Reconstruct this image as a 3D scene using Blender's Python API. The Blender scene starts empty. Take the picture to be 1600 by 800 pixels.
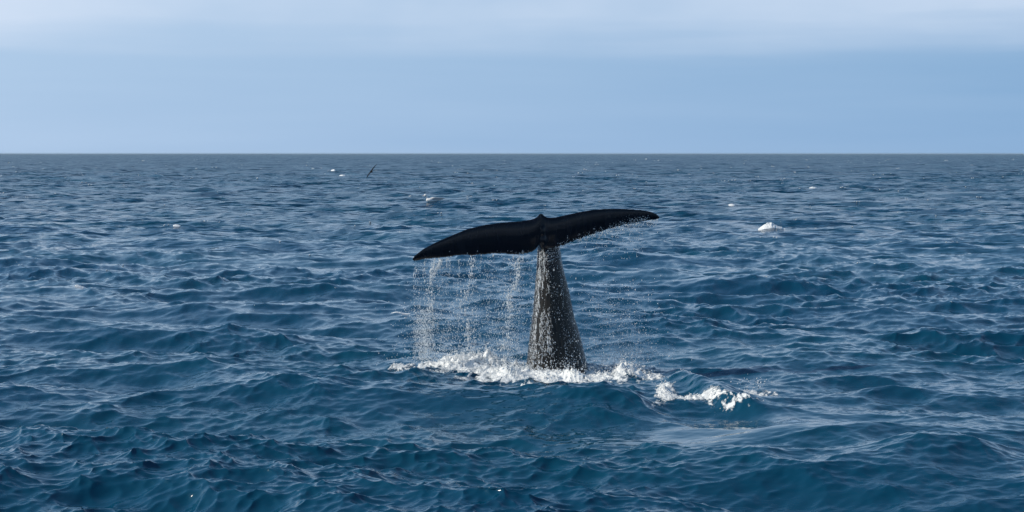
import bpy, bmesh, math
import numpy as np
from mathutils import Vector
from mathutils.bvhtree import BVHTree

# ------------------------------------------------------------------ camera, sky, sun
F = 3465.0            # focal length in photo pixels (1600 wide)
H = 4.0               # eye height above the calm sea
PITCH = math.atan(160.0 / F)
D = 41.4              # distance to the whale

scene = bpy.context.scene
cam_data = bpy.data.cameras.new("camera")
cam_data.sensor_width = 36.0
cam_data.lens = 36.0 * F / 1600.0
cam_data.clip_start = 0.1
cam_data.clip_end = 200000.0
cam = bpy.data.objects.new("camera", cam_data)
cam.location = (0, 0, H)
cam.rotation_euler = (math.pi / 2 - PITCH, 0, 0)
scene.collection.objects.link(cam)
scene.camera = cam

SUN_EL = math.radians(34)
SUN_AZ = math.radians(-84)      # clockwise from +Y: the sun stands to the left
sun_dir = Vector((math.sin(SUN_AZ) * math.cos(SUN_EL), math.cos(SUN_AZ) * math.cos(SUN_EL), math.sin(SUN_EL)))

sun_data = bpy.data.lights.new("sun", 'SUN')
sun_data.energy = 4.0
sun_data.angle = math.radians(0.6)
sun_data.color = (1.0, 0.93, 0.82)
sun = bpy.data.objects.new("sun", sun_data)
sun.rotation_euler = sun_dir.to_track_quat('Z', 'Y').to_euler()
sun.location = (-30, 10, 30)
scene.collection.objects.link(sun)

world = bpy.data.worlds.new("World")
scene.world = world
world.use_nodes = True
wt = world.node_tree
wn, wl = wt.nodes, wt.links
wn.clear()


def nd(tree, kind, **kw):
    n = tree.nodes.new(kind)
    for k, v in kw.items():
        if k.startswith('i_'):
            n.inputs[k[2:].replace('_', ' ')].default_value = v
        else:
            setattr(n, k, v)
    return n


def ramp(tree, stops, src):
    n = tree.nodes.new('ShaderNodeValToRGB')
    e = n.color_ramp.elements
    while len(e) < len(stops):
        e.new(0.5)
    for k, (p, c) in enumerate(stops):
        e[k].position = p
        e[k].color = (c, c, c, 1) if not isinstance(c, tuple) else (*c, 1)
    tree.links.new(src, n.inputs['Fac'])
    return n


def mth(tree, op, a, b=None, clamp=False):
    n = tree.nodes.new('ShaderNodeMath')
    n.operation = op
    n.use_clamp = clamp
    for k, v in ((0, a), (1, b)):
        if v is None:
            continue
        if isinstance(v, (int, float)):
            n.inputs[k].default_value = v
        else:
            tree.links.new(v, n.inputs[k])
    return n.outputs[0]


def mixc(tree, fac, a, b, mode='MIX'):
    n = tree.nodes.new('ShaderNodeMix')
    n.data_type = 'RGBA'
    n.blend_type = mode
    for idx, v in ((0, fac), (6, a), (7, b)):
        if isinstance(v, (int, float)):
            n.inputs[idx].default_value = v
        elif isinstance(v, tuple):
            n.inputs[idx].default_value = (*v, 1)
        else:
            tree.links.new(v, n.inputs[idx])
    return n.outputs[2]


sky = nd(wt, 'ShaderNodeTexSky', sky_type='NISHITA', sun_disc=False, sun_elevation=SUN_EL,
         sun_rotation=SUN_AZ, altitude=0.0, air_density=1.0, dust_density=0.6, ozone_density=2.5)
bg = nd(wt, 'ShaderNodeBackground')
bg.inputs['Strength'].default_value = 0.10
tinted = mixc(wt, 1.0, sky.outputs[0], (0.46, 0.84, 1.02), 'MULTIPLY')
tc = nd(wt, 'ShaderNodeTexCoord')
sep = nd(wt, 'ShaderNodeSeparateXYZ')
wl.new(tc.outputs['Generated'], sep.inputs[0])
# thin streaked cloud sheet that begins a little above the horizon and goes on overhead
mp = nd(wt, 'ShaderNodeMapping')
mp.inputs['Scale'].default_value = (5.0, 5.0, 70.0)
wl.new(tc.outputs['Generated'], mp.inputs[0])
nz = nd(wt, 'ShaderNodeTexNoise', i_Scale=1.0, i_Detail=4.0, i_Roughness=0.5)
wl.new(mp.outputs[0], nz.inputs['Vector'])
mp2 = nd(wt, 'ShaderNodeMapping')
mp2.inputs['Scale'].default_value = (2.0, 2.0, 5.0)
wl.new(tc.outputs['Generated'], mp2.inputs[0])
nz2 = nd(wt, 'ShaderNodeTexNoise', i_Scale=1.5, i_Detail=5.0, i_Roughness=0.55)
wl.new(mp2.outputs[0], nz2.inputs['Vector'])
elev = mth(wt, 'ADD', sep.outputs[2], mth(wt, 'MULTIPLY', mth(wt, 'SUBTRACT', nz.outputs[0], 0.5), 0.035))
band = ramp(wt, [(0.041, 0.0), (0.063, 1.0)], elev).outputs[0]
veil = ramp(wt, [(0.36, 0.30), (0.62, 0.95)], nz2.outputs[0]).outputs[0]
thin = ramp(wt, [(0.075, 1.0), (0.15, 0.25), (0.4, 0.10)], sep.outputs[2]).outputs[0]
cover = mth(wt, 'MULTIPLY', mth(wt, 'MULTIPLY', band, veil), thin)
# bluish marine haze, thick at the horizon, thinner overhead, paler on the sun's side
side = ramp(wt, [(0.25, (4.05, 5.5, 7.6)), (0.75, (2.35, 3.95, 6.3))], mth(wt, 'ADD', mth(wt, 'ADD', sep.outputs[0], mth(wt, 'MULTIPLY', mth(wt, 'SUBTRACT', nz.outputs[0], 0.5), 0.22)), 0.5)).outputs[0]
hz = ramp(wt, [(0.0, 0.97), (0.08, 0.88), (0.22, 0.28), (0.5, 0.05)], sep.outputs[2]).outputs[0]
hazy = mixc(wt, hz, tinted, side)
skycol = mixc(wt, cover, hazy, (6.0, 7.0, 8.5))
wl.new(skycol, bg.inputs['Color'])
wo = nd(wt, 'ShaderNodeOutputWorld')
wl.new(bg.outputs[0], wo.inputs['Surface'])

scene.view_settings.view_transform = 'Standard'
scene.view_settings.look = 'None'
scene.view_settings.gamma = 1.0
scene.view_settings.exposure = 0.12
scene.cycles.use_denoising = True
scene.cycles.denoiser = 'OPENIMAGEDENOISE'
scene.cycles.denoising_input_passes = 'RGB_ALBEDO_NORMAL'
scene.cycles.denoising_prefilter = 'ACCURATE'
scene.cycles.max_bounces = 6
scene.cycles.sample_clamp_indirect = 1.5
scene.cycles.sample_clamp_direct = 3.0
scene.cycles.caustics_reflective = False
scene.cycles.caustics_refractive = False

# ------------------------------------------------------------------ helpers
rng = np.random.default_rng(7)
C = scene.collection


def pt(px, py, depth):
    """World point seen at photo pixel (px, py), at distance `depth` along Y."""
    px = np.asarray(px, float); py = np.asarray(py, float)
    rx = px - 800.0
    ry = F * math.cos(PITCH) + (400.0 - py) * math.sin(PITCH)
    rz = -F * math.sin(PITCH) + (400.0 - py) * math.cos(PITCH)
    t = depth / ry
    return np.stack(np.broadcast_arrays(rx * t, np.asarray(depth, float) + 0 * rx, H + rz * t), -1)


def project(P):
    x, y, z = P[..., 0], P[..., 1], P[..., 2] - H
    dep = y * math.cos(PITCH) - z * math.sin(PITCH)
    up = y * math.sin(PITCH) + z * math.cos(PITCH)
    return 800 + F * x / dep, 400 - F * up / dep


def sstep(a, b, x):
    t = np.clip((x - a) / (b - a), 0, 1)
    return t * t * (3 - 2 * t)


LAT = np.random.default_rng(3).random((8, 256, 256))


def vnoise(x, y, k=0):
    xi = np.floor(x).astype(int); yi = np.floor(y).astype(int)
    fx = x - xi; fy = y - yi
    fx = fx * fx * (3 - 2 * fx); fy = fy * fy * (3 - 2 * fy)
    L = LAT[k % 8]
    a = L[xi & 255, yi & 255]; b = L[(xi + 1) & 255, yi & 255]
    c = L[xi & 255, (yi + 1) & 255]; d = L[(xi + 1) & 255, (yi + 1) & 255]
    return (a * (1 - fx) + b * fx) * (1 - fy) + (c * (1 - fx) + d * fx) * fy


def fbm(x, y, octv=4, k=0):
    s = 0; a = 0.5; t = 0
    for o in range(octv):
        s = s + a * vnoise(x * 2 ** o + 17.3 * o, y * 2 ** o + 9.1 * o, k + o)
        t += a; a *= 0.5
    return s / t


def np_mesh(name, V, Q, attrs=None, smooth=True):
    """Mesh from numpy arrays: V (n,3), Q (m,k) faces of equal size."""
    V = np.ascontiguousarray(V, np.float32); Q = np.ascontiguousarray(Q, np.int32)
    me = bpy.data.meshes.new(name)
    m, k = Q.shape
    me.vertices.add(len(V)); me.vertices.foreach_set('co', V.ravel())
    me.loops.add(m * k); me.loops.foreach_set('vertex_index', Q.ravel())
    me.polygons.add(m)
    me.polygons.foreach_set('loop_start', np.arange(0, m * k, k, dtype=np.int32))
    if smooth:
        me.polygons.foreach_set('use_smooth', np.ones(m, dtype=bool))
    for an, arr in (attrs or {}).items():
        a = me.attributes.new(an, 'FLOAT', 'POINT')
        a.data.foreach_set('value', np.ascontiguousarray(arr, np.float32))
    me.update(calc_edges=True)
    return me


def link(name, me, mat, parent=None, label=None, cat=None, group=None, kind=None):
    o = bpy.data.objects.new(name, me)
    C.objects.link(o)
    if mat is not None:
        me.materials.append(mat)
    if parent is not None:
        o.parent = parent
    for key, v in (('label', label), ('category', cat), ('group', group), ('kind', kind)):
        if v:
            o[key] = v
    return o


def ico(sub):
    bm = bmesh.new()
    bmesh.ops.create_icosphere(bm, subdivisions=sub, radius=1.0)
    V = np.array([v.co[:] for v in bm.verts])
    Q = np.array([[v.index for v in f.verts] for f in bm.faces])
    bm.free()
    return V, Q


OCT_V = np.array([(1, 0, 0), (-1, 0, 0), (0, 1, 0), (0, -1, 0), (0, 0, 1), (0, 0, -1)], float)
OCT_Q = np.array([(0, 2, 4), (2, 1, 4), (1, 3, 4), (3, 0, 4), (2, 0, 5), (1, 2, 5), (3, 1, 5), (0, 3, 5)])


def scatter(P, S, base, spin=True):
    """Many little solids in one vertex/face array. P (n,3) centres, S (n,3) half sizes."""
    V0, Q0 = base
    n = len(P)
    V = V0[None] * S[:, None, :]
    if spin:
        a = rng.random(n) * 6.283
        ca, sa = np.cos(a)[:, None], np.sin(a)[:, None]
        V = np.stack([V[..., 0] * ca - V[..., 1] * sa, V[..., 0] * sa + V[..., 1] * ca, V[..., 2]], -1)
    V = V + P[:, None, :]
    Q = Q0[None] + (np.arange(n) * len(V0))[:, None, None]
    return V.reshape(-1, 3), Q.reshape(-1, Q0.shape[1])


def principled(name, color=(0.5, 0.5, 0.5), rough=0.5):
    m = bpy.data.materials.new(name)
    m.use_nodes = True
    b = m.node_tree.nodes['Principled BSDF']
    b.inputs['Base Color'].default_value = (*color, 1)
    b.inputs['Roughness'].default_value = rough
    return m, m.node_tree, b


# ------------------------------------------------------------------ the sea
def spectrum(L, N, lam_lo, lam_hi, seed, A, peak, wind, spread):
    """Height and horizontal displacement of a directional wind sea on an L x L tile."""
    r = np.random.default_rng(seed)
    k1 = 2 * np.pi * np.fft.fftfreq(N, L / N)
    kx, ky = np.meshgrid(k1, k1, indexing='ij')
    k = np.hypot(kx, ky); k[0, 0] = 1.0
    kp = 2 * np.pi / peak
    P = np.exp(-1.25 * (kp / k) ** 2) / k ** 4 * (k / kp) ** -0.22
    P *= 1 + 1.5 * np.exp(-((k - kp) / (0.35 * kp)) ** 2)
    c = (kx * wind[0] + ky * wind[1]) / k
    s = spread * np.clip(1.0 - 0.35 * np.log2(np.maximum(k / kp, 1)) / 3, 0.25, 1)
    P *= np.maximum(0.5 * (1 + c), 1e-4) ** (s * 2) + 0.03
    lo, hi = 2 * np.pi / lam_hi, 2 * np.pi / lam_lo
    P *= (k >= lo) & (k < hi)
    P[0, 0] = 0
    amp = np.sqrt(A * P) * (2 * np.pi / L)
    ph = (r.normal(size=(N, N)) + 1j * r.normal(size=(N, N)))
    hk = amp * ph * N * N
    h = np.fft.ifft2(hk).real
    dx = np.fft.ifft2(1j * kx / k * hk).real
    dy = np.fft.ifft2(1j * ky / k * hk).real
    return np.stack([dx, dy, h], -1).astype(np.float32)


def bil(T, L, x, y, ang):
    """Sample tile T (N,N,3) at x,y, with the tile turned by ang."""
    N = T.shape[0]
    ca, sa = math.cos(ang), math.sin(ang)
    u = (x * ca + y * sa) / L * N
    v = (-x * sa + y * ca) / L * N
    ui = np.floor(u).astype(np.int64); vi = np.floor(v).astype(np.int64)
    fu = (u - ui).astype(np.float32)[..., None]; fv = (v - vi).astype(np.float32)[..., None]
    u0 = ui % N; u1 = (ui + 1) % N; v0 = vi % N; v1 = (vi + 1) % N
    R = (T[u0, v0] * (1 - fu) + T[u1, v0] * fu) * (1 - fv) + (T[u0, v1] * (1 - fu) + T[u1, v1] * fu) * fv
    dx, dy, h = R[..., 0], R[..., 1], R[..., 2]
    return dx * ca - dy * sa, dx * sa + dy * ca, h


def rotw(w, ang):   # wind direction expressed in the turned tile's own axes
    ca, sa = math.cos(ang), math.sin(ang)
    return (w[0] * ca + w[1] * sa, -w[0] * sa + w[1] * ca)


wind = np.array([-0.42, -0.90]); wind /= np.hypot(*wind)
A0 = 0.0100
L1, L2 = 211.0, 37.0
PEAK = 7.5
T1 = spectrum(L1, 2048, 1.7, 60.0, 11, A0, PEAK, rotw(wind, 0.3), 3.6)
T2 = spectrum(L2, 2048, 0.11, 1.7, 23, A0 * 1.45, PEAK, rotw(wind, 1.1), 1.2)
print('C1 rms', T1[..., 2].std(), 'C2 rms', T2[..., 2].std(),
      'slope C1', np.gradient(T1[..., 2], L1 / 2048)[0].std(), np.gradient(T1[..., 2], L1 / 2048)[1].std(),
      'slope C2', np.gradient(T2[..., 2], L2 / 2048)[0].std())

FH = F * H
v_rows = np.concatenate([np.arange(620, 60, -0.62), np.arange(60, 10, -0.3), np.arange(10, 0.3, -0.15)])
r_rows = np.concatenate([[0.05, 2, 4, 6, 8, 10, 12, 14, 15.5, 17, 18, 19, 19.8, 20.6, 21.3, 21.9], FH / v_rows])
half = math.radians(16.2)
t_fine = np.linspace(-half, half, 1040)
t_coarse = np.linspace(half, 2 * math.pi - half, 80)[1:-1]
th = np.concatenate([t_fine, t_coarse])
nr, nt = len(r_rows), len(th)
RR, TT = np.meshgrid(r_rows, th, indexing='ij')
X = RR * np.sin(TT); Y = RR * np.cos(TT)
fine = (np.abs(np.where(TT > math.pi, TT - 2 * math.pi, TT)) <= half + 1e-6).astype(float)

# picture-of-the-place coordinates of the calm water (only used to lay out where the whale stirred it)
YY = np.where(fine > 0, Y, 1e6)
PX = 800 + F * X / YY
VV = FH / YY


def G(px, v, sx, sv):
    return np.exp(-((PX - px) / sx) ** 2 - ((VV - v) / sv) ** 2)


def G2(px, v, sxl, sxr, sback, sfront):
    sx = np.where(PX < px, sxl, sxr); sv = np.where(VV < v, sback, sfront)
    return np.exp(-((PX - px) / sx) ** 2 - ((VV - v) / sv) ** 2)


unres1 = sstep(math.log(80), math.log(600), np.log(RR))
unres2 = sstep(math.log(60), math.log(230), np.log(RR))
slick = np.clip(0.75 * G(1230, 430, 230, 24) + 0.6 * G(760, 400, 130, 18) + 0.5 * G(1040, 440, 150, 20) + 0.45 * G(820, 440, 260, 26) + 0.35 * G(560, 400, 120, 20), 0, 0.85)
calm = 1 - 0.45 * np.clip(G(860, 350, 260, 60), 0, 1)
w1 = calm * (0.35 + 0.65 * fine) * (1 - sstep(3000, 20000, RR))
w2 = (1 - unres2) * (1 - slick) * fine
gust = 0.66 + 0.75 * sstep(0.25, 0.75, fbm(X / 5.0 + 5, Y / 9.0 + 3, 3, 2))
d1 = bil(T1, L1, X, Y, 0.3)
d2 = bil(T2, L2, X, Y, 1.1)
CH1, CH2 = 1.2, 1.15
PXd = X + CH1 * w1 * d1[0] + CH2 * w2 * gust * d2[0]
PYd = Y + CH1 * w1 * d1[1] + CH2 * w2 * gust * d2[1]
Z = w1 * d1[2] + w2 * gust * d2[2]

# single waves the photograph shows
wig = 16 * (fbm(PX / 60.0, VV / 40.0, 3, 5) - 0.5)
VV0 = VV
VV = VV + wig
Z += 0.24 * G2(935, 388, 110, 100, 16, 34)                       # smooth swell in front of the whale
VV = VV - 0.27 * np.clip(PX - 1080, -40, 160)
Z += 0.25 * G2(1090, 374, 48, 120, 13, 10)                        # small breaking wave on the right
VV = VV0 + wig
Z += 0.24 * G2(1455, 482, 110, 150, 22, 30)                      # foreground swell, right
Z += 0.10 * G2(1160, 482, 190, 200, 16, 20)
VV = VV0

# foam round the tail stock and on the breaking wave
FM = (1.1 * G(748, 330, 52, 9) + 0.85 * G(695, 338, 45, 6) + 0.8 * G(640, 333, 32, 4) + 0.9 * G(800, 348, 60, 9)
      + 1.0 * G(850, 354, 70, 9) + 0.8 * G(915, 356, 60, 8) + 1.1 * G(985, 340, 34, 13) + 0.9 * G(1020, 352, 32, 7)
      + 0.5 * G(730, 352, 90, 6) + 0.36 * G(760, 362, 100, 7) + 0.9 * G(870, 335, 70, 12))
FM2 = (1.3 * G(1040, 384, 15, 12) + 1.05 * G(1084, 393, 36, 3.2) + 0.95 * G(1163, 404, 34, 2.4) + 0.7 * G(1125, 398, 18, 2.4)
       + 0.8 * G(1180, 373, 40, 4.0) + 0.6 * G(1085, 362, 34, 4))
bil_ = lambda n: np.abs(2 * n - 1)
lump = fbm(X * 3.2, Y * 1.6, 4, 1)
lump2 = fbm(X * 11.0, Y * 5.0, 3, 4)
lump3 = fbm(X * 26.0, Y * 8.0, 2, 6)
puff = 1 - bil_(fbm(X * 5.0 + 9, Y * 2.2, 3, 2)) * 1.6
streak = fbm(X * 2.6 + 40, Y * 2.1, 4, 6)
Fall = np.clip(FM + FM2, 0, 1.3)
foam = sstep(0.38, 0.85, 0.92 * Fall + 1.2 * (lump - 0.5) + 1.0 * (lump2 - 0.5) + 0.9 * (lump3 - 0.5) + 0.5 * (streak - 0.5)) * (Fall > 0.05)
lace = sstep(0.10, 0.5, Fall) * sstep(0.50, 0.64, streak + 0.25 * (lump2 - 0.5)) * 0.7
foam = np.maximum(foam, lace)
heap = (0.25 * G(748, 333, 45, 8) + 0.25 * G(985, 344, 36, 10) + 0.06 * G(850, 345, 130, 14) + 0.07 * G(820, 353, 40, 6)
        + 0.07 * G(1040, 382, 13, 8) + 0.02 * G(1086, 393, 28, 4) + 0.01 * G(1163, 404, 26, 3))
Z += heap * (0.15 + 1.25 * lump * (0.3 + np.clip(puff, 0, 1)) + 0.5 * (lump2 - 0.5)) + 0.06 * np.clip(Fall, 0, 1) * (lump2 - 0.45) + 0.05 * np.clip(Fall, 0, 1) * (lump3 - 0.5) + 0.025 * np.clip(Fall, 0, 1) * np.clip(puff, 0, 1)

P = np.stack([PXd, PYd, Z], -1)
idx = np.arange(nr * nt).reshape(nr, nt)
nxt = np.roll(idx, -1, axis=1)
Qw = np.stack([idx[:-1], nxt[:-1], nxt[1:], idx[1:]], -1).reshape(-1, 4)
sea_me = np_mesh('sea', P.reshape(-1, 3), Qw, {'foam': foam.ravel(), 'unres_a': unres1.ravel(), 'unres_b': unres2.ravel(), 'slick': slick.ravel()})

PF = P[:, :len(t_fine)]
SPX, SPY = project(PF.reshape(-1, 3))
SPX = SPX.reshape(PF.shape[:2]); SPY = SPY.reshape(PF.shape[:2])


def sea_at_pixel(px, py):
    """Nearest visible point of the sea surface on the sight line (for putting things on the water)."""
    d = np.hypot((SPX - px) / 1.5, SPY - py)
    ok = np.argwhere(d < 1.1)
    if len(ok) == 0:
        ok = np.argwhere(d < d.min() + 0.3)
    i, j = ok[0]
    return PF[i, j].copy()


def sea_z(x, y):
    r = np.hypot(x, y); t = np.arctan2(x, y)
    ri = np.clip(np.searchsorted(r_rows, r), 1, nr - 1)
    ti = np.clip(np.searchsorted(t_fine, t), 1, len(t_fine) - 1)
    return Z[ri, ti]


sea_mat, t, b = principled('sea_water', (0.003, 0.034, 0.075), 0.07)
b.inputs['IOR'].default_value = 1.333
geo = nd(t, 'ShaderNodeNewGeometry')
at_f = nd(t, 'ShaderNodeAttribute', attribute_name='foam')
at_a = nd(t, 'ShaderNodeAttribute', attribute_name='unres_a')
at_b = nd(t, 'ShaderNodeAttribute', attribute_name='unres_b')
at_s = nd(t, 'ShaderNodeAttribute', attribute_name='slick')


def noise(scale, detail, rough=0.5, rot=0.45):
    mpn = nd(t, 'ShaderNodeMapping')
    mpn.inputs['Rotation'].default_value = (0, 0, rot)
    mpn.inputs['Scale'].default_value = scale
    t.links.new(geo.outputs['Position'], mpn.inputs[0])
    n = nd(t, 'ShaderNodeTexNoise', i_Scale=1.0, i_Detail=detail, i_Roughness=rough)
    t.links.new(mpn.outputs[0], n.inputs['Vector'])
    return n


def vmath(op, a, bb=None, scale=None):
    n = nd(t, 'ShaderNodeVectorMath', operation=op)
    t.links.new(a, n.inputs[0])
    if bb is not None:
        if isinstance(bb, tuple):
            n.inputs[1].default_value = bb
        else:
            t.links.new(bb, n.inputs[1])
    if scale is not None:
        if isinstance(scale, (int, float)):
            n.inputs['Scale'].default_value = scale
        else:
            t.links.new(scale, n.inputs['Scale'])
    return n.outputs[0]


# fine wind ripples as relief
rip = noise((4.5, 10.0, 4.5), 2.0, 0.5)
rip_c = mth(t, 'MULTIPLY_ADD', rip.outputs[0], 2.0)
rip_c.node.inputs[2].default_value = -1.0
rip_r = mth(t, 'SUBTRACT', 1.0, mth(t, 'ABSOLUTE', rip_c))
bump = nd(t, 'ShaderNodeBump')
bump.inputs['Distance'].default_value = 0.005
if 'Filter Width' in bump.inputs:
    bump.inputs['Filter Width'].default_value = 0.1
t.links.new(mth(t, 'SUBTRACT', 0.8, mth(t, 'MULTIPLY', at_s.outputs['Fac'], 0.7)), bump.inputs['Strength'])
t.links.new(rip_r, bump.inputs['Height'])
# slopes of waves too small or too far for the mesh
nb = noise((1.1, 2.4, 1.1), 2.0)
na = noise((0.10, 0.26, 0.10), 4.0, 0.55)
sb = vmath('SCALE', vmath('SUBTRACT', nb.outputs['Color'], (0.5, 0.5, 0.5)), scale=mth(t, 'MULTIPLY', at_b.outputs['Fac'], 2.8))
sa = vmath('SCALE', vmath('SUBTRACT', na.outputs['Color'], (0.5, 0.5, 0.5)), scale=mth(t, 'MULTIPLY', at_a.outputs['Fac'], 3.8))
sl = vmath('MULTIPLY', vmath('ADD', sa, sb), (1.0, 1.0, 0.0))
nn = vmath('NORMALIZE', vmath('ADD', bump.outputs[0], sl))
t.links.new(nn, b.inputs['Normal'])
# foam
fn = noise((22.0, 22.0, 22.0), 3.0, 0.6, 0.0)
fcut = mth(t, 'MULTIPLY_ADD', fn.outputs[0], 1.8)
fcut.node.inputs[2].default_value = -0.93
ff = ramp(t, [(0.22, 0.0), (0.80, 1.0)], mth(t, 'ADD', at_f.outputs['Fac'], mth(t, 'MULTIPLY', fcut, mth(t, 'GREATER_THAN', at_f.outputs['Fac'], 0.02)))).outputs[0]
t.links.new(mth(t, 'ADD', rip_r, mth(t, 'MULTIPLY', mth(t, 'MULTIPLY', ff, fn.outputs[0]), 6.0)), bump.inputs['Height'])
wn1 = noise((0.05, 0.09, 0.05), 3.0)
wcol = mixc(t, ramp(t, [(0.35, 0.0), (0.65, 1.0)], wn1.outputs[0]).outputs[0], (0.0004, 0.034, 0.074), (0.0006, 0.046, 0.082))
t.links.new(mixc(t, ff, wcol, (0.80, 0.80, 0.77)), b.inputs['Base Color'])
rr = nd(t, 'ShaderNodeMapRange')
rr.inputs['To Min'].default_value = 0.06; rr.inputs['To Max'].default_value = 0.7
t.links.new(ff, rr.inputs['Value'])
far_r = mth(t, 'ADD', mth(t, 'MULTIPLY', at_a.outputs['Fac'], 0.17), mth(t, 'MULTIPLY', at_b.outputs['Fac'], 0.05))   # waves finer than the mesh
t.links.new(mth(t, 'ADD', rr.outputs[0], far_r), b.inputs['Roughness'])

sea = link('sea', sea_me, sea_mat, kind='structure', label='choppy dark blue open sea running to the horizon')

# ------------------------------------------------------------------ the whale
def loft(rings, bm, cap=True):
    vs = [[bm.verts.new(tuple(p)) for p in ring] for ring in rings]
    n = len(vs[0])
    for a, c in zip(vs[:-1], vs[1:]):
        for k in range(n):
            bm.faces.new((a[k], a[(k + 1) % n], c[(k + 1) % n], c[k]))
    if cap:
        bm.faces.new(vs[0][::-1]); bm.faces.new(vs[-1])


def crop(L):   # traced on an enlarged crop of the photograph -> photo pixels
    a = np.array(L, float)
    return 620 + a[:, 0] / 3.636, 300 + a[:, 1] / 3.636


LT = crop([(88, 383), (92, 372), (100, 361), (150, 322), (220, 285), (300, 250), (400, 209), (500, 185), (600, 172), (700, 165), (760, 156), (780, 150), (796, 141), (807, 128), (816, 121)])
LB = crop([(88, 386), (92, 393), (100, 396), (120, 393), (150, 386), (200, 381), (250, 378), (300, 372), (350, 362), (400, 361), (432, 366), (470, 360), (500, 359), (560, 352), (610, 353), (650, 358), (700, 357), (760, 346), (790, 330), (804, 308), (811, 298), (816, 294)])
RT = crop([(798, 142), (808, 127), (816, 121), (826, 123), (838, 134), (852, 143), (872, 145), (900, 143), (960, 130), (1040, 112), (1120, 99), (1200, 94), (1300, 95), (1400, 102), (1450, 112), (1480, 126), (1492, 140), (1495, 146)])
RB = crop([(798, 284), (803, 290), (812, 308), (830, 318), (860, 321), (900, 319), (960, 301), (1000, 285), (1060, 259), (1120, 239), (1200, 216), (1250, 201), (1300, 189), (1350, 179), (1400, 169), (1470, 160), (1492, 152), (1495, 149)])


def lobe(T, B, n, dep_root, dep_tip, rag, seed, bm, root_right):
    x0, x1 = min(T[0][0], B[0][0]), max(T[0][-1], B[0][-1])
    u = np.linspace(0, 1, n)
    u = 0.5 - 0.5 * np.cos(np.pi * u) if False else u
    xs = x0 + (x1 - x0) * u
    s = (xs - x0) / (x1 - x0)
    if root_right:
        s = 1 - s
    top = np.interp(xs, T[0], T[1]); bot = np.interp(xs, B[0], B[1])
    r = np.random.default_rng(seed)
    jag = r.normal(size=n) * rag
    jag = np.convolve(jag, [0.25, 0.5, 0.25], 'same') * np.clip((1 - s) * 6, 0, 1) * np.clip(s * 8, 0, 1)
    rings = []
    M = 14
    cs = 0.5 - 0.5 * np.cos(np.linspace(0, np.pi, M))
    for k in range(n):
        dep = D + dep_root + (dep_tip - dep_root) * s[k] ** 1.3
        hang = -0.02
        tm = 0.105 * (1 - s[k]) ** 0.8 + 0.020
        ring = []
        for sgn in (-1, 1):
            cc = cs if sgn < 0 else cs[::-1][1:-1]
            for c in cc:
                yy = top[k] + (bot[k] - top[k]) * c + jag[k] * c ** 8
                th_ = tm * (2.2 * math.sqrt(max(c, 0)) * (1 - c) ** 0.9 + 0.10 * (1 - abs(2 * c - 1)))
                dd = dep + 0.10 - hang * c ** 1.25 + sgn * th_ * (0.5 if sgn < 0 else 0.9)
                ring.append(pt(xs[k], yy, dd))
        rings.append(ring)
    loft(rings, bm)


bm = bmesh.new()
lobe(LT, LB, 160, -0.50, -0.95, 0.45, 5, bm, True)
lobe(RT, RB, 160, -0.42, 0.05, 1.1, 8, bm, False)
# tail stock: a laterally compressed column with a keel down its front
ST = np.array([  # photo y, left x, right x
    (341, 841, 853), (350, 840, 858), (365, 840, 866), (380, 839.5, 873), (390, 839.5, 875.5), (408, 839, 878), (425, 838, 881.5), (445, 836, 887),
    (460, 835, 890.5), (478, 833.5, 894), (495, 831.5, 897.5), (512, 829.5, 903), (530, 827, 908), (548, 825, 912.5), (565, 823, 916.5),
    (585, 820, 921), (610, 812, 930), (650, 796, 948)])
rings = []
for y, xl, xr in ST:
    f = (y - 341) / (575 - 341)
    cx, hw = 0.5 * (xl + xr), 0.5 * (xr - xl)
    dep = D + 0.34 * min(f, 1) ** 0.6
    hd = hw / F * D * 1.28 + 0.03
    ring = []
    for k in range(36):
        a = 2 * math.pi * k / 36
        ca, sa_ = math.cos(a), math.sin(a)
        e = 1.25                                       # flattened sides, rounded keel
        u = math.copysign(abs(ca) ** e, ca)
        w = math.copysign(abs(sa_) ** (2 - 0.85 * e if False else 1.0), sa_)
        u += -0.10 * max(0, -w) * (1 - abs(u))
        ring.append(pt(cx + hw * u, y, dep + hd * w))
    rings.append(ring)
loft(rings, bm)
# knob of the last keel where the flukes begin
V0, Q0 = ico(3)
for (kx, ky, rx, rz, ry) in ((846, 350, 0.06, 0.12, 0.24), (847, 360, 0.10, 0.22, 0.27), (848, 374, 0.11, 0.2, 0.26)):
    c0 = pt(kx, ky, D - 0.14)
    vv = [bm.verts.new(tuple(c0 + v * np.array([rx, ry, rz]))) for v in V0]
    for q in Q0:
        bm.faces.new([vv[i] for i in q])
bmesh.ops.recalc_face_normals(bm, faces=bm.faces[:])
wm = bpy.data.meshes.new('whale_raw')
bm.to_mesh(wm); bm.free()


def remeshed(me, voxel, smooth_n, name):
    tmp = bpy.data.objects.new('tmp', me)
    C.objects.link(tmp)
    r_ = tmp.modifiers.new('r', 'REMESH')
    r_.mode = 'VOXEL'; r_.voxel_size = voxel; r_.use_smooth_shade = True
    if smooth_n:
        s_ = tmp.modifiers.new('s', 'SMOOTH'); s_.iterations = smooth_n; s_.factor = 0.5
    dg = bpy.context.evaluated_depsgraph_get()
    out = bpy.data.meshes.new_from_object(tmp.evaluated_get(dg))
    out.name = name
    bpy.data.objects.remove(tmp)
    bpy.data.meshes.remove(me)
    return out


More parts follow.
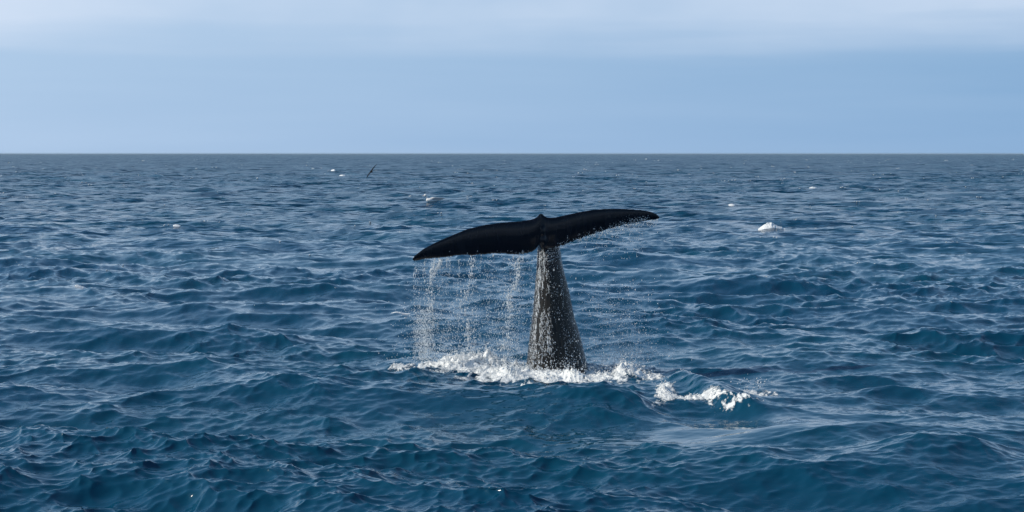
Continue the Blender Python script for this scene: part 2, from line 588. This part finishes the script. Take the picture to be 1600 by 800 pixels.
whale_me = remeshed(wm, 0.011, 12, 'whale')
skin, t, b = principled('wet_whale_skin', (0.005, 0.005, 0.006), 0.3)
b.inputs['IOR'].default_value = 1.34
geo = nd(t, 'ShaderNodeNewGeometry')
n1 = noise((9.0, 9.0, 1.6), 5.0, 0.6, 0.0)
n2 = noise((60.0, 60.0, 25.0), 3.0, 0.6, 0.0)
n3 = noise((26.0, 26.0, 3.0), 4.0, 0.65, 0.0)
sp = nd(t, 'ShaderNodeSeparateXYZ')
t.links.new(geo.outputs['Position'], sp.inputs[0])
stock = ramp(t, [(0.43, 1.0), (0.50, 0.0)], mth(t, 'MULTIPLY', sp.outputs[2], 0.25)).outputs[0]   # mottled stock skin, sunlit grey-brown put into its colour, jet black flukes above
fl = mixc(t, ramp(t, [(0.42, 0.0), (0.68, 1.0)], n1.outputs[0]).outputs[0], (0.0028, 0.0030, 0.0070), (0.0075, 0.0075, 0.0130))  # bluish sheen of the flukes mixed into the base colour
sk = mixc(t, ramp(t, [(0.36, 0.0), (0.66, 1.0)], n3.outputs[0]).outputs[0], (0.002, 0.002, 0.002), (0.028, 0.022, 0.016))
t.links.new(mixc(t, stock, fl, sk), b.inputs['Base Color'])
t.links.new(ramp(t, [(0.0, 0.15), (1.0, 0.34)], stock).outputs[0], b.inputs['Roughness'])
bp = nd(t, 'ShaderNodeBump', i_Distance=0.015)
t.links.new(mth(t, 'ADD', mth(t, 'MULTIPLY', stock, 0.9), 0.0), bp.inputs['Strength'])
t.links.new(mth(t, 'ADD', n3.outputs[0], mth(t, 'MULTIPLY', n2.outputs[0], 0.25)), bp.inputs['Height'])
t.links.new(bp.outputs[0], b.inputs['Normal'])
whale = link('whale', whale_me, skin, label='black tail and raised flukes of a diving whale streaming with water', cat='whale')
wv = np.empty(len(whale_me.vertices) * 3, np.float32)
whale_me.vertices.foreach_get('co', wv)
bvh = BVHTree.FromObject(whale, bpy.context.evaluated_depsgraph_get())

# ------------------------------------------------------------------ water pouring off the whale, spray
drop_mat, t, b = principled('spray_water', (0.84, 0.86, 0.86), 0.15)
b.inputs['IOR'].default_value = 1.333
foam_mat, t, b = principled('sea_foam', (0.80, 0.80, 0.78), 0.55)

DP, DS = [], []


def add_drops(px, py, dep, s0, s1, stretch=1.6):
    n = len(px)
    p = pt(px, py, dep)
    s = (s0 + (s1 - s0) * rng.random(n) ** 2.2)
    DP.append(p)
    DS.append(np.stack([s, s, s * (1 + (stretch - 1) * rng.random(n) * 2)], -1))


edge_l = lambda x: np.interp(x, LB[0], LB[1])
edge_r = lambda x: np.interp(x, RB[0], RB[1])
lob_dep = lambda x: np.where(x < 842, D - 0.30 - 0.45 * np.clip((842 - x) / 197, 0, 1) ** 1.3, D - 0.22 + 0.47 * np.clip((x - 842) / 187, 0, 1) ** 1.3)


def curtain(x, y0, y1, pw, s0, s1, spread=0.16):
    y = y0 + (y1 - y0) * rng.random(len(x)) ** pw
    add_drops(x, y, lob_dep(x) + rng.normal(size=len(x)) * spread, s0, s1)


st_x = rng.uniform(647, 833, 60)
x = np.concatenate([rng.uniform(646, 834, 3800), np.clip(st_x[rng.integers(0, 60, 4000)] + rng.normal(size=4000) * 2.6, 646, 834)]); curtain(x, edge_l(x) + 2.5, 566, 0.8, 0.002, 0.008)
x = rng.uniform(632, 660, 300); curtain(x, 440, 566, 0.8, 0.002, 0.007)
x = rng.normal(690, 36, 1500); curtain(x, 470, 568, 0.7, 0.002, 0.009)
x = rng.normal(790, 18, 1000); curtain(x, 430, 560, 0.8, 0.002, 0.009)


def stream(path, n, width, s0=0.004, s1=0.013):
    p = np.array(path, float)
    q = rng.random(n)
    q = np.clip(q + 0.06 * np.sin(q * 60), 0, 1)
    tt = q * (len(p) - 1)
    x = np.interp(tt, np.arange(len(p)), p[:, 0]); y = np.interp(tt, np.arange(len(p)), p[:, 1])
    w = width * (0.5 + q)
    add_drops(x + rng.standard_t(2.5, size=n) * w, y + rng.normal(size=n) * 2.5, lob_dep(x) + rng.normal(size=n) * 0.05, s0, s1, 2.4)


stream([(689, 405), (684, 418), (673, 434), (673, 468), (674, 490), (670, 532), (668, 560)], 480, 3.0)
stream([(680, 405), (674, 425), (672, 450), (668, 480)], 120, 1.6)
stream([(740, 402), (735, 442), (722, 475), (731, 505), (732, 525), (727, 560)], 420, 3.4)
stream([(812, 400), (809, 420), (808, 440), (794, 461), (796, 490), (792, 532), (788, 556)], 620, 3.2)
for x0 in (650, 655, 664, 674, 686, 699, 704, 718, 739, 752, 771, 788, 803, 818):
    stream([(x0, float(edge_l(np.array(x0))) - 1), (x0 - 1 - rng.random() * 2, float(edge_l(np.array(x0))) + rng.uniform(5, 40))], int(rng.integers(8, 34)), 0.9, 0.003, 0.010)
n = 2200
q = rng.random(n); x = 663 + rng.normal(size=n) * (5 + 5 * q); curtain(x, 484, 562, 0.9, 0.002, 0.009)      # mist where the left stream breaks up
# right fluke
x = rng.uniform(855, 1028, 520); add_drops(x, edge_r(x) + rng.exponential(4, 520) - 1, lob_dep(x) + rng.normal(size=520) * 0.05, 0.003, 0.009)
x = rng.uniform(900, 1005, 520); curtain(x, edge_r(x), edge_r(x) + 55, 1.6, 0.003, 0.008, 0.12)
x = rng.normal(962, 34, 1800); curtain(x, 430, 565, 0.7, 0.003, 0.011, 0.25)
n = 1700; q = rng.random(n) ** 0.7
add_drops(925 + 85 * q + rng.normal(size=n) * 22, 450 + 115 * q + rng.normal(size=n) * 14, D + rng.normal(size=n) * 0.3, 0.003, 0.011)
x = rng.uniform(900, 1015, 700); curtain(x, 520, 580, 0.8, 0.003, 0.010, 0.3)
# thrown up by the churned water
for cx, cy, sx, sy, n in ((745, 553, 40, 7, 380), (985, 556, 34, 8, 420), (830, 570, 80, 7, 420), (1041, 612, 9, 9, 420), (1088, 628, 22, 5, 260), (1165, 634, 20, 3, 160), (1180, 600, 14, 7, 60), (870, 578, 60, 6, 300), (1085, 605, 30, 8, 140)):
    add_drops(rng.normal(cx, sx, n), rng.normal(cy, sy, n), D - (1.0 if cy > 565 else 0.2) - (2.8 if cx > 1030 else 0) + rng.normal(size=n) * 0.3, 0.004, 0.012)
dv, dq = scatter(np.concatenate(DP), np.concatenate(DS), (OCT_V, OCT_Q))
link('falling_water', np_mesh('falling_water', dv, dq), drop_mat, kind='stuff', label='water drops and thin streams pouring off the flukes')

# drops and runnels on the skin itself
DP, DS = [], []


def on_stock(n, az_mean, az_sd, s0, s1, stretch, ylo=388, yhi=572, pw=0.8):
    for k in range(n):
        y = ylo + (yhi - ylo) * rng.random() ** pw
        cx = 0.5 * (np.interp(y, ST[:, 0], ST[:, 1]) + np.interp(y, ST[:, 0], ST[:, 2]))
        f = (y - 341) / 234
        c0 = Vector(pt(cx, y, D + 0.34 * min(f, 1) ** 0.6))
        a = rng.normal(az_mean, az_sd) if az_sd < 500 else rng.uniform(-180, 180)
        a = math.radians(a)                                   # 0 faces the boat, negative to the left
        d = Vector((math.sin(a), -math.cos(a), 0))
        hit, no, _, _ = bvh.ray_cast(c0 + d * 3.0, -d)
        if hit is None:
            continue
        if fbm(np.array(a * 6.0), np.array(hit.z * 2.5), 3, 2) < rng.uniform(0.34, 0.52):
            continue
        s = s0 + (s1 - s0) * rng.random() ** 2.5
        DP.append(np.array(hit + no * s * 0.3)); DS.append(np.array([s, s, s * (1 + stretch * rng.random() ** 2)]))


on_stock(2000, -40, 12, 0.002, 0.006, 12.0)
on_stock(900, -30, 8, 0.002, 0.006, 16.0)
on_stock(260, -12, 3, 0.003, 0.007, 14.0, 420)
on_stock(1700, 0, 999, 0.002, 0.007, 2.5)
on_stock(1700, 34, 34, 0.002, 0.0075, 1.5)
on_stock(500, 20, 50, 0.003, 0.012, 1.0, 520, 575)
on_stock(220, 0, 45, 0.004, 0.010, 2.5, 388, 408)
for k in range(420):                                           # lower edge of the right fluke
    x = rng.uniform(868, 1015) if rng.random() < 0.4 else rng.normal(985, 16)
    y = edge_r(x) - abs(rng.normal(0, 4.5))
    o = Vector((0, 0, H)); d = (Vector(pt(x, y, D)) - o).normalized()
    hit, no, _, _ = bvh.ray_cast(o, d)
    if hit is not None:
        s = 0.003 + 0.006 * rng.random() ** 2
        DP.append(np.array(hit)); DS.append(np.array([s, s, s * (1 + rng.random())]))
dv, dq = scatter(np.array(DP), np.array(DS), (OCT_V, OCT_Q))
link('clinging_water', np_mesh('clinging_water', dv, dq), drop_mat, kind='stuff', label='white runnels and drops of water on the black tail stock')

# ------------------------------------------------------------------ churned foam (frothy lumps on the water)
ICO1 = ico(1)


def froth(mask, n, s0, s1, hmax, name, label):
    w = np.clip(mask, 0, None)[:, :len(t_fine)]
    cell = (np.gradient(r_rows)[:, None] * RR[:, :len(t_fine)])
    w = (w * cell).ravel(); w = w / w.sum()
    pick = rng.choice(len(w), n, p=w)
    i, j = np.unravel_index(pick, (nr, len(t_fine)))
    p = PF[i, j] + np.stack([rng.normal(size=n) * 0.01, rng.normal(size=n) * 0.05, np.zeros(n)], -1)
    hp = (heap[i, j] / 0.2).clip(0, 1.2) * hmax + 0.015
    p[:, 2] += hp * rng.random(n) ** 2.0
    s = s0 + (s1 - s0) * rng.random(n) ** 2.5
    S = np.stack([s * rng.uniform(0.8, 1.6, n), s * rng.uniform(0.8, 1.4, n), s * rng.uniform(0.6, 1.1, n)], -1)
    v, q = scatter(p, S, ICO1)
    v = v + rng.normal(size=v.shape) * 0.0015
    link(name, np_mesh(name, v, q), foam_mat, kind='stuff', label=label)


sel = (Fall > 0.25) * foam * (0.1 + np.clip(Fall, 0, 1) ** 1.5) * sstep(0.40, 0.62, 0.5 * lump + 0.5 * lump2)
left = (VV < 365) & (PX < 1048) | (PX < 1010)
froth(sel * left, 9000, 0.003, 0.013, 0.13, 'churned_foam', 'white churned foam round the foot of the whale tail')
froth(sel * (~left), 1500, 0.003, 0.010, 0.06, 'breaker_foam', 'white foam along the small breaking wave right of the tail')

# ------------------------------------------------------------------ whitecaps
def whitecap(px, py, wpx, hpx, label, seed, group='whitecaps on the open sea', lean=0.0, rough=1.0):
    """A ragged mound of foam that rises out of the sea surface along a crest."""
    d = np.hypot((SPX - px) / 1.5, SPY - py)
    ok = np.argwhere(d < 1.1)
    i0, j0 = ok[0] if len(ok) else np.unravel_index(d.argmin(), d.shape)
    p = PF[i0, j0]
    mpp = p[1] / F
    nu, nv = (110, 36) if wpx > 38 else (46, 18)
    u = np.linspace(-1, 1, nu); v = np.linspace(-1, 1, nv)
    U, W = np.meshgrid(u, v, indexing='ij')
    dj = wpx * 0.5 / (F * (t_fine[1] - t_fine[0]))
    di = 6.0
    while di > 0.6 and np.ptp(SPY[int(max(i0 - di, 0)):int(i0 + di) + 1, j0]) > 0.55 * hpx:
        di *= 0.8
    fi = np.clip(i0 + W * di, 0, nr - 2); fj = np.clip(j0 + U * dj, 0, len(t_fine) - 2)
    a_, b_ = fi.astype(int), fj.astype(int)
    ta, tb = (fi - a_)[..., None], (fj - b_)[..., None]
    S = (PF[a_, b_] * (1 - tb) + PF[a_, b_ + 1] * tb) * (1 - ta) + (PF[a_ + 1, b_] * (1 - tb) + PF[a_ + 1, b_ + 1] * tb) * ta
    shape = 1 - ((U - lean * (1 - U * U)) ** 2 + W ** 2) ** 0.8
    n_ = fbm(U * wpx * 0.35 + seed * 7, W * 7 + seed, 4, seed)
    m_ = fbm(U * wpx * 0.07 + seed * 3, W * 1.0 + 5, 2, seed + 2)
    lift = hpx * mpp * (np.sign(shape) * np.abs(np.clip(shape, -0.4, 1)) ** 0.75 + rough * (0.8 * (n_ - 0.5) + 0.7 * (m_ - 0.55)) * (0.3 + np.clip(shape, 0, 1)))
    lift = np.where((np.abs(U) > 0.97) | (np.abs(W) > 0.97), -0.06 * hpx * mpp - 0.02, lift)
    S = S.copy(); S[..., 2] += lift - 0.01
    I = np.arange(nu * nv).reshape(nu, nv)
    Q = np.stack([I[:-1, :-1], I[:-1, 1:], I[1:, 1:], I[1:, :-1]], -1).reshape(-1, 4)
    return link('whitecap', np_mesh('whitecap', S.reshape(-1, 3), Q), foam_mat, label=label, cat='whitecap', group=group)


whitecap(1205, 356, 46, 6.5, 'largest whitecap, a bright white hump right of the whale flukes', 1, lean=-0.2, rough=0.85)
whitecap(126, 448, 26, 2.8, 'small white crest breaking on the dark wave at the far left', 2)
whitecap(536, 274, 12, 2.5, 'white fleck just left of the dark flying bird, lower of the two', 3)
whitecap(521, 266, 9, 2.2, 'white fleck left of the flying bird, upper of the two', 4)
whitecap(1270, 293, 12, 2.2, 'small whitecap up and to the right of the big white hump', 5)
whitecap(1144, 321, 12, 1.6, 'thin white crest up and to the left of the big white hump', 6)
whitecap(276, 353, 15, 1.7, 'small white curl on a dark crest left of the swimming bird', 7)
whitecap(625, 489, 40, 1.8, 'thin pale foam line on a crest left of the falling water', 12, rough=0.6)
whitecap(352, 437, 10, 3, 'small pointed white splash on the water left of the left fluke', 13)

# foam flecks and sun glints modelled as white specks, too many to count
ncol = len(t_fine)
crest = (Z[:, :ncol] > 0.10 + 0.10 * rng.random((nr, ncol))) & (RR[:, :ncol] > 50) & (RR[:, :ncol] < 1500)
ci, cj = np.nonzero(crest)
wgt = 1.0 / np.maximum(VV[ci, cj], 8) ** 0.7
pick = rng.choice(len(ci), 650, replace=False, p=wgt / wgt.sum())
fp = PF[ci[pick], cj[pick]]
fs = fp[:, 1] / F * (0.55 + 1.3 * rng.random(650) ** 2.5)
fv, fq = scatter(np.repeat(fp, 3, 0) + rng.normal(size=(1950, 3)) * np.repeat(fs, 3)[:, None] * np.array([1.3, 1.3, 0.25]),
                 np.repeat(fs, 3)[:, None] * np.array([1.0, 1.0, 0.55]) * rng.uniform(0.4, 1.0, (1950, 1)), ICO1)
link('foam_glint_flecks', np_mesh('foam_glint_flecks', fv, fq), foam_mat, kind='stuff', label='tiny white flecks of foam and modelled sun glints scattered over the distant crests')

# ------------------------------------------------------------------ birds
def blob(bm, c, r, sub=2):
    V0_, Q0_ = ico(sub)
    vv = [bm.verts.new(tuple(np.array(c) + v * np.array(r))) for v in V0_]
    for q in Q0_:
        bm.faces.new([vv[i] for i in q])


def tube(bm, pts, n=10):
    """pts: (x,y,z,ry,rz) along x."""
    rings = []
    for (x, y, z, ry, rz) in pts:
        rings.append([(x, y + ry * math.cos(2 * math.pi * k / n), z + rz * math.sin(2 * math.pi * k / n)) for k in range(n)])
    loft(rings, bm)


# seabird afloat, facing left
white, t, b = principled('white_plumage', (0.80, 0.78, 0.74), 0.6)
grey, t, b = principled('pale_grey_plumage', (0.40, 0.39, 0.38), 0.6)
dark, t, b = principled('dark_plumage', (0.003, 0.003, 0.004), 0.9)
b.inputs['Specular IOR Level'].default_value = 0.1
bill, t, b = principled('pink_bill', (0.55, 0.36, 0.28), 0.4)
bm = bmesh.new()
tube(bm, [(-0.36, 0, .10, .03, .03), (-0.30, 0, .10, .11, .10), (-0.15, 0, .10, .17, .15), (0.05, 0, .11, .18, .15), (0.25, 0, .12, .14, .11), (0.42, 0, .14, .08, .06), (0.55, 0, .15, .05, .025), (.58, 0, .15, .03, .012)], 14)
tube(bm, [(-0.36, 0, .30, .05, .05), (-0.30, 0, .22, .07, .11), (-0.22, 0, .15, .08, .12)], 12)
blob(bm, (-0.385, 0, .355), (.105, .085, .085))
bmesh.ops.recalc_face_normals(bm, faces=bm.faces[:])
m = bpy.data.meshes.new('raw'); bm.to_mesh(m); bm.free()
p = sea_at_pixel(676, 320)
BS = 1.35
bird = link('seabird', remeshed(m, 0.02, 3, 'seabird'), white, label='white seabird afloat beyond the left fluke, head raised to the left', cat='bird')
bird.location = (p[0], p[1], p[2] + 0.22); bird.scale = (BS, BS, BS)
bm = bmesh.new()
tube(bm, [(-0.555, 0, .325, .006, .008), (-0.545, 0, .335, .012, .018), (-0.50, 0, .345, .016, .02), (-0.45, 0, .35, .025, .03)], 8)
m = bpy.data.meshes.new('beak'); bm.to_mesh(m); bm.free()
link('beak', m, bill, bird)
for s in (-1, 1):
    bm = bmesh.new()
    tube(bm, [(-0.05, s * .15, .17, .02, .03), (0.05, s * .165, .17, .03, .07), (0.25, s * .13, .18, .03, .06), (0.5, s * .07, .19, .02, .03), (0.72, s * .03, .19, .008, .01)], 8)
    m = bpy.data.meshes.new('wing'); bm.to_mesh(m); bm.free()
    link('wing', m, grey, bird)

# dark bird gliding with its wings steeply banked
bm = bmesh.new()
tube(bm, [(-0.27, 0, 0, .008, .01), (-0.22, 0, 0, .035, .035), (-0.12, 0, 0, .085, .08), (0.02, 0, 0, .085, .08), (0.14, 0, 0, .045, .035), (.24, 0, 0, .05, .012), (.30, 0, 0, .045, .006)], 10)
for s in (-1, 1):
    prof = [(-0.03, 0.0, .10, .022), (-0.08, .16, .075, .02), (-0.04, .34, .06, .018), (0.05, .50, .04, .014), (0.15, .64, .010, .008)]
    rings = []
    for (cx, yy, ch, tk) in prof:
        rings.append([(cx + 3.0 * ch * math.cos(2 * math.pi * k / 10), s * yy, 0.02 + 0.10 * yy - 0.14 * yy ** 2 + tk * math.sin(2 * math.pi * k / 10)) for k in range(10)])
    loft(rings, bm)
bmesh.ops.recalc_face_normals(bm, faces=bm.faces[:])
m = bpy.data.meshes.new('raw'); bm.to_mesh(m); bm.free()
fly = link('flying_bird', remeshed(m, 0.014, 2, 'flying_bird'), dark, label='dark seabird gliding on banked wings just above the distant waves', cat='bird')
fly.location = Vector(pt(580.5, 268.0, 165.0))
fly.rotation_euler = (math.radians(53), 0, math.radians(-75))
fly.scale = (1.05, 1.05, 1.05)

# ------------------------------------------------------------------ sea haze
hb = 60000.0
hv = np.array([(x, y, z) for z in (-3.0, 5.2) for y in (-hb, hb) for x in (-hb, hb)], float)
hq = np.array([(0, 2, 3, 1), (4, 5, 7, 6), (0, 1, 5, 4), (2, 6, 7, 3), (0, 4, 6, 2), (1, 3, 7, 5)])
hm = bpy.data.materials.new('haze')
hm.use_nodes = True
ht = hm.node_tree
ht.nodes.clear()
pv = nd(ht, 'ShaderNodeVolumePrincipled')
pv.inputs['Color'].default_value = (0.50, 0.62, 0.70, 1)
pv.inputs['Density'].default_value = 5e-5
ho = nd(ht, 'ShaderNodeOutputMaterial')
ht.links.new(pv.outputs[0], ho.inputs['Volume'])
link('haze', np_mesh('haze', hv, hq, smooth=False), hm, kind='stuff', label='thin pale sea haze')
